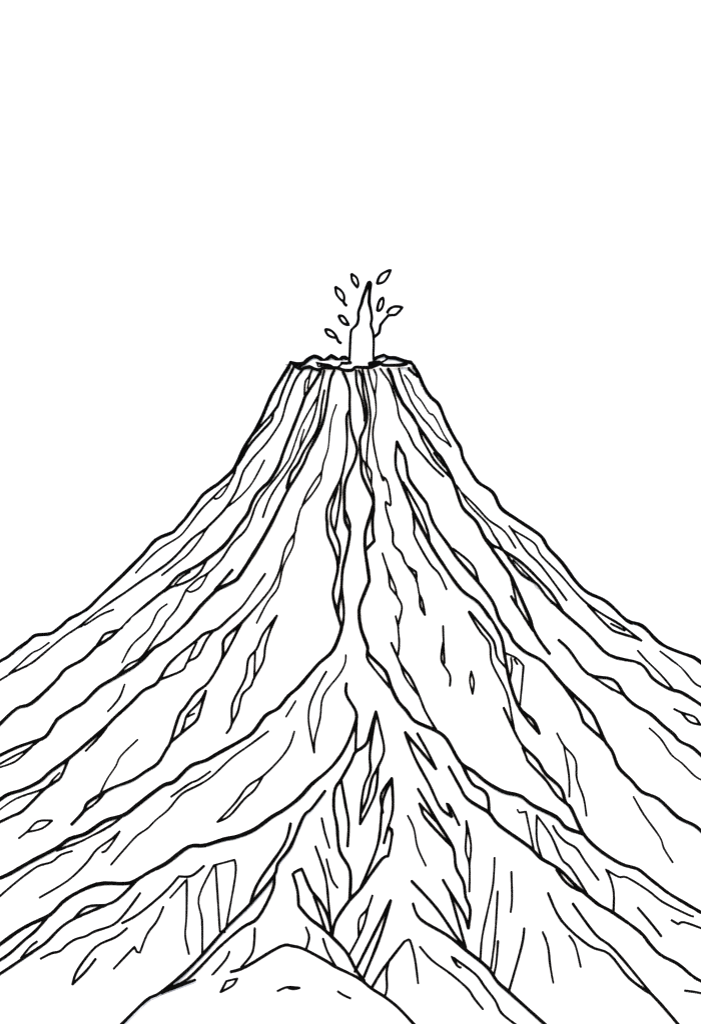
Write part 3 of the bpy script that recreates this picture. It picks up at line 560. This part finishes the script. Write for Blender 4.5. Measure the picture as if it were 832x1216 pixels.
# ------------------------------------------------------------------ crater: rim wall and floor
FLOOR_Z = on_plane_y(416, 437.0, -74.0).z
RIM_R = 75.0
def line_py(keys, back):
    pts = []
    for k in keys:
        for p in dense(LINES[k], 1.0):
            pts.append((p[0], p[1]))
    return pts
back_pts = line_py(('rimBL', 'rimBR'), True)
front_pts = line_py(('rimFL', 'rimFR'), False)
def rim_height(phi):
    x = AXIS_X + RIM_R * math.cos(phi); y = RIM_R * math.sin(phi)
    r = Vector((x, y, FLOOR_Z)) - CAM
    px = PX + FOC * r.x / (r.y * math.cos(PITCH) - r.z * math.sin(PITCH))
    pts = back_pts if y > 0 else front_pts
    c = [p[1] for p in pts if abs(p[0] - px) < 1.6]
    if c:
        py = min(c) if y > 0 else max(c)
    else:
        py = min(pts, key=lambda p: abs(p[0] - px))[1]
    return on_plane_y(px, py, y).z
NR = 240
hz = np.array([rim_height(2 * math.pi * i / NR) for i in range(NR)])
hz = np.convolve(np.concatenate([hz[-1:], hz, hz[:1]]), [.25, .5, .25], 'valid')
hz -= 2.0
V2, F2 = [], []
for i in range(NR):
    ph = 2 * math.pi * i / NR
    c, s = math.cos(ph), math.sin(ph)
    ro = float(radius(ZS[0], c))
    for rr, z in ((ro + .4, ZS[0] - 3), (RIM_R + .6, hz[i] - 1.2), (RIM_R - 1.0, hz[i]), (RIM_R - 4.0, hz[i] - 1.4), (RIM_R - 9, FLOOR_Z - 10)):
        V2.append((rr * c, rr * s, z))
for i in range(NR):
    j = (i + 1) % NR
    for k in range(4):
        F2.append((i * 5 + k, j * 5 + k, j * 5 + k + 1, i * 5 + k + 1))
rim = mesh_obj('crater_rim', V2, F2, [CHALK], volcano)
V3, F3 = [(0, 0, FLOOR_Z)], []
for q in range(1, 9):
    for i in range(72):
        ph = 2 * math.pi * i / 72
        V3.append((q / 8 * 70 * math.cos(ph), q / 8 * 70 * math.sin(ph), FLOOR_Z - .6 + .3 * math.sin(i * 1.7 + q) - 10 * min(1, max(0, abs(q / 8 * 70 * math.cos(ph)) - 38) / 30) ** 1.5))
for i in range(72):
    F3.append((0, 1 + i, 1 + (i + 1) % 72))
    for q in range(7):
        a = 1 + q * 72
        F3.append((a + i, a + 72 + i, a + 72 + (i + 1) % 72, a + (i + 1) % 72))
floor = mesh_obj('crater_floor', V3, F3, [LAVA], volcano)

# ------------------------------------------------------------------ the mound at the foot
def on_line(key): return [(p[0], p[1]) for p in LINES[key]]
ml = on_line('mound')
outline = [(104, 1256), (144, 1216), (158, 1203), (174, 1188), (191, 1179), (212, 1171), (232, 1163.5), (254, 1158)] + ml + [(505, 1230), (530, 1256)]
oy = np.array(outline)
mx = np.arange(100, 536, 3.0)
top = np.interp(mx, oy[:, 0], oy[:, 1])
MV, MF = [], []
nrow = 40
base_hit = {}
for a, x in enumerate(mx):
    for b in range(nrow):
        py = top[a] + (1262 - top[a]) * (b / (nrow - 1)) ** 1.25
        h = on_slope(x, py)
        d = min(py - top[a], .8 * abs(x - 100), .8 * abs(x - 533))
        t = min(d / 85.0, 1.0)
        lift = 46.0 * math.sqrt(max(0, 1 - (1 - t) ** 2)) + .4
        MV.append(h - direction(x, py) * lift)
for a in range(len(mx) - 1):
    for b in range(nrow - 1):
        MF.append((a * nrow + b, a * nrow + b + 1, (a + 1) * nrow + b + 1, (a + 1) * nrow + b))
org = Vector((-110, -900, 250))
mound = mesh_obj('rocky_mound', [v - org for v in MV], MF, [CHALK])
mound.location = org
thing(mound, 'smooth rounded white mound with a black crest line at the foot of the volcano', 'mound')
mbvh = BVHTree.FromPolygons(MV, MF)

# ------------------------------------------------------------------ lay every ink line as a black tube
def kind(w, key):
    if key in ('outL', 'outR'): return 'crest_line'
    return 'bold_ink_line' if w >= 2.95 else ('ink_line' if w >= 2.25 else 'thin_ink_line')  # drawn ink strokes, told apart by stroke width alone

def lay(key, q, place, parent, off, name, lift=1.2, extra=0.0):
    pts, rad = [], []
    for p in dense(q, 2.5):
        h = place(p[0], p[1])
        r = width(p[2] + (.35 if name in ('dark_edge', 'tail', 'spurt_stem') else .2 if name == 'rim_edge' else 0), p[1] + (200 if name == 'rim_edge' else 400 if name in ('dark_edge', 'tail', 'spurt_stem') else 0)) * (h - CAM).length / FOC
        d = direction(p[0], p[1]); lf = lift
        if place is on_slope:
            hit = bvh.ray_cast(CAM, d, 6000)
            if hit[0] is not None:
                lf = lift * min(4.0, max(1.0, .62 / max(.05, abs(d.dot(hit[1])))))
        pts.append(h - d * (r * lf + extra) - Vector(off)); rad.append(r)
    n = len(rad)
    wob = R.normal(size=n)
    wob = np.convolve(wob, np.ones(7) / 7, 'same') * .12
    rad = [r * (1 + w) for r, w in zip(rad, wob)]
    v, f = tube(pts, rad)
    return mesh_obj(name, v, f, [INK], parent)

def on_skyline(px, py):
    best = (smooth_hit(px, py) - CAM).length
    for ox in (-1.1, 0, 1.1):
        for oy in (-1.1, 0, 1.1):
            h = bvh.ray_cast(CAM, direction(px + ox, py + oy), 6000)
            if h[0] is not None and h[0].y < 250:
                best = min(best, (h[0] - CAM).length)
    return CAM + direction(px, py) * best

def nearest_place(px, py):
    if py < 1157: return on_slope(px, py)
    best = (on_slope(px, py) - CAM).length
    for ox in (-1.8, 0, 1.8):
        for oy in (-1.8, 0, 1.8):
            h = mbvh.ray_cast(CAM, direction(px + ox, py + oy), 6000)
            if h[0] is not None:
                best = min(best, (h[0] - CAM).length)
    return CAM + direction(px, py) * best

def mound_place(px, py):
    h = mbvh.ray_cast(CAM, direction(px, py), 6000)
    if h[0] is not None: return h[0]
    return on_slope(px, py)

for k, q in LINES.items():
    if k.startswith(('fL', 'fR', 'stem', 'drop')):
        continue
    w = float(np.median(q[:, 2]))
    mid = q[len(q) // 2]
    if k in MOUND_KEYS:
        lay(k, q, mound_place, mound, org, 'crest_line' if k == 'mound' else 'thin_ink_line', 1.2, 10.0 if k == 'mound' else 0.5)  # ink strokes drawn on the mound
    elif k in ('rimBL', 'rimBR'):
        def back(px, py):
            y = math.sqrt(max(0, RIM_R ** 2 - min(abs(px - PX - AXIS_X), RIM_R) ** 2))
            return on_plane_y(px, py, y)
        lay(k, q, back, rim, OFF, 'rim_edge', 1.2, 2.5)
    elif k in ('rimFL', 'rimFR'):
        def fr(px, py):
            y = -math.sqrt(max(0, (RIM_R + 1) ** 2 - min(abs(px - PX - AXIS_X), RIM_R + 1) ** 2))
            return on_plane_y(px, py, y)
        lay(k, q, fr, rim, OFF, 'rim_edge', 1.2, 4.5)
    elif k.startswith('rim') and k != 'rimTri':
        def fl(px, py):
            p = on_plane_z(px, py, FLOOR_Z)
            lim = max(6.0, math.sqrt(max(0.0, 64.0 ** 2 - (px - PX - AXIS_X) ** 2)) - 3.0)
            return on_plane_y(px, py, max(-lim, min(lim, p.y)))
        lay(k, q, fl, floor, OFF, 'ink_line', 1.0, 26.0 if k in ('rimH', 'rimBlob') else 0.5)  # ink strokes drawn inside the crater
    else:
        s = int(sector(np.array([mid[0]]), np.array([mid[1]]))[0])
        if s == 4 and mid[1] > FORK_Y: s = 8
        if k == 'outL': s = 0
        if k == 'outR': s = 7
        pl = mound_place if k in ('g1', 'g3', 'g4', 'b12', 'b18', 'b19', 'b20', 'b28', 'b28c') and False else on_slope
        if k in ('outL', 'outR'): pl = on_skyline
        if k in ('g1', 'g3', 'g4'): pl = nearest_place
        lay(k, q, pl, PART[s], OFF, kind(w, k), 1.2, {'outL': 1.5, 'outR': 1.5, 'g1': 3.0, 'g3': 1.0, 'g4': 2.0}.get(k, 0.0))

# ------------------------------------------------------------------ the lava jet
JY = 0.0
def jet_pt(p): return on_plane_y(p[0], p[1], JY)
Lp = [jet_pt(p) for p in dense(LINES['fL'], 2.0)]          # base to tip
Rp = [jet_pt(p) for p in dense(LINES['fR'], 2.0)][::-1]
zl = np.array([p.z for p in Lp]); xl = np.array([p.x for p in Lp])
zr = np.array([p.z for p in Rp]); xr = np.array([p.x for p in Rp])
jet = bpy.data.objects.new('lava_jet', None)
base = Vector((on_plane_y(429, 430, JY).x, JY, FLOOR_Z))
jet.location = base
col.objects.link(jet)
thing(jet, 'tall pointed white lava jet rising from the crater centre with a thin side spurt', 'lava jet')
ztop = min(zl.max(), zr.max())
zs = np.linspace(FLOOR_Z - 1.5, ztop, 60)
JV, JF = [], []
NS = 28
ol, orr = np.argsort(zl), np.argsort(zr)
for z in zs:
    a = np.interp(z, zl[ol], xl[ol]); b = np.interp(z, zr[orr], xr[orr])
    c = (a + b) / 2; h = max((b - a) / 2, .15)
    for k in range(NS):
        an = 2 * math.pi * k / NS
        JV.append(Vector((c + h * math.cos(an), JY + h * .85 * math.sin(an), z)) - base)
for i in range(len(zs) - 1):
    for k in range(NS):
        k2 = (k + 1) % NS
        JF.append((i * NS + k, i * NS + k2, (i + 1) * NS + k2, (i + 1) * NS + k))
JF.append(tuple((len(zs) - 1) * NS + k for k in range(NS)))
body = mesh_obj('lava_column', JV, JF, [LAVA], jet)
ol_pts = np.concatenate([LINES['fL'], LINES['fR'][1:]])
lay('f', ol_pts, lambda x, y: on_plane_y(x, y, JY), body, base, 'dark_edge', 1.0, 1.0)

def blob(outline_px, y, thick, name, parent, off, center=None):
    """solid almond with its own thickness: a rounded front and back inside the outline"""
    q = outline_px
    n = len(q)
    P = [on_plane_y(p[0], p[1], y) for p in q]
    c = sum(P, Vector()) / n
    vs, fs = [], []
    rings = 5
    for side in (-1, 1):
        for r in range(rings):
            t = r / rings
            for p in P:
                o = c + (p - c) * (1 - t)
                o = Vector((o.x, y + side * thick * math.sqrt(1 - (1 - t) ** 2), o.z))
                vs.append(o - off)
        vs.append(Vector((c.x, y + side * thick, c.z)) - off)
    blk = rings * n + 1
    for sd in range(2):
        b0 = sd * blk
        for r in range(rings - 1):
            for k in range(n):
                k2 = (k + 1) % n
                f = (b0 + r * n + k, b0 + r * n + k2, b0 + (r + 1) * n + k2, b0 + (r + 1) * n + k)
                fs.append(f if sd == 0 else f[::-1])
        for k in range(n):
            f = (b0 + (rings - 1) * n + k, b0 + (rings - 1) * n + (k + 1) % n, b0 + rings * n)
            fs.append(f if sd == 0 else f[::-1])
    return mesh_obj(name, vs, fs, [LAVA], parent), c

# spurt on the jet's right side: stem and almond head
g = LINES['dropG']
sp, c = blob(g[:-1], JY, 2.2, 'side_spurt', jet, base)
lay('g', g, lambda x, y: on_plane_y(x, y, JY), sp, base, 'dark_edge', 0.3)
lay('s', LINES['stem'], lambda x, y: on_plane_y(x, y, JY), sp, base, 'spurt_stem', 0.0)

DROPS = {
    'dropA': (-14.0, 'small upright lava drop just above and left of the jet tip'),
    'dropB': (10.0, 'lava drop with a short bent tail, upper left of the jet'),
    'dropC': (-22.0, 'short tailless lava drop between the two tailed drops left of the jet'),
    'dropD': (18.0, 'lowest lava drop, with a wavy tail, hovering over the crater left of the jet'),
    'dropE': (12.0, 'largest lava drop, slanting up to the right above the jet tip'),
    'dropF': (-18.0, 'narrow upright lava drop between the jet and its side spurt'),
}
for k, (y, lab) in DROPS.items():
    q = LINES[k]
    c = Vector()
    for p in q: c += on_plane_y(p[0], p[1], y)
    c /= len(q)
    t = bpy.data.objects.new('lava_drop', None)
    t.location = c
    col.objects.link(t)
    thing(t, lab, 'lava drop', 'lava drops flung around the jet')
    b, _ = blob(q[:-1], y, 2.2, 'drop_body', t, c)
    lay(k, q, lambda px, py: on_plane_y(px, py, y), t, c, 'dark_edge', 0.3)
    if k + 'tail' in LINES:
        lay(k, LINES[k + 'tail'], lambda px, py: on_plane_y(px, py, y), t, c, 'tail', 0.3)

# ------------------------------------------------------------------ ground to the horizon
GV, GF = [(0, 0, -.5)], []
rads = [600, 1500, 3000, 6000, 12000, 25000, 60000, 140000]
NG = 96
for q, r in enumerate(rads):
    for i in range(NG):
        an = 2 * math.pi * i / NG
        GV.append((r * math.cos(an), r * math.sin(an), -.5))
for i in range(NG):
    GF.append((0, 1 + i, 1 + (i + 1) % NG))
    for q in range(len(rads) - 1):
        a = 1 + q * NG
        GF.append((a + i, a + NG + i, a + NG + (i + 1) % NG, a + (i + 1) % NG))
ground = mesh_obj('ground', GV, GF, [CHALK2])
ground['kind'] = 'structure'

# ------------------------------------------------------------------ daylight
ELEV, AZ = math.radians(60), math.radians(180)      # sun direction: azimuth from +Y towards +X
world = bpy.data.worlds.new('World'); scene.world = world
world.use_nodes = True
nt = world.node_tree
sky = nt.nodes.new('ShaderNodeTexSky'); sky.sky_type = 'NISHITA'; sky.sun_disc = False
sky.sun_elevation = ELEV; sky.sun_rotation = AZ
sky.air_density = 1.0; sky.dust_density = 0.6; sky.ozone_density = 1.0; sky.altitude = 0
bg = nt.nodes['Background']; bg.inputs['Strength'].default_value = 0.15
nt.links.new(sky.outputs['Color'], bg.inputs['Color'])
sd = bpy.data.lights.new('sun', 'SUN'); sd.energy = 1.5; sd.angle = math.radians(90); sd.color = (1, .94, .87)
so = bpy.data.objects.new('sun', sd); col.objects.link(so)
sdir = Vector((math.sin(AZ) * math.cos(ELEV), math.cos(AZ) * math.cos(ELEV), math.sin(ELEV)))
so.rotation_euler = sdir.to_track_quat('Z', 'Y').to_euler()
so.location = (0, 0, 2500)

cd = bpy.data.cameras.new('camera'); cam = bpy.data.objects.new('camera', cd); col.objects.link(cam)
cam.location = CAM; cam.rotation_euler = (math.radians(90) - PITCH, 0, 0)
cd.sensor_fit = 'VERTICAL'; cd.angle = 2 * math.atan(608.0 / FOC)
cd.clip_start = 1.0; cd.clip_end = 300000
scene.camera = cam
vs = scene.view_settings
vs.view_transform = 'Standard'; vs.look = 'None'; vs.gamma = 1; vs.use_curve_mapping = False
vs.use_white_balance = True; vs.white_balance_temperature = 7900; vs.white_balance_tint = 10.0
vs.exposure = 1.2
scene.cycles.use_denoising = False
scene.cycles.max_bounces = 6
scene.cycles.diffuse_bounces = 4
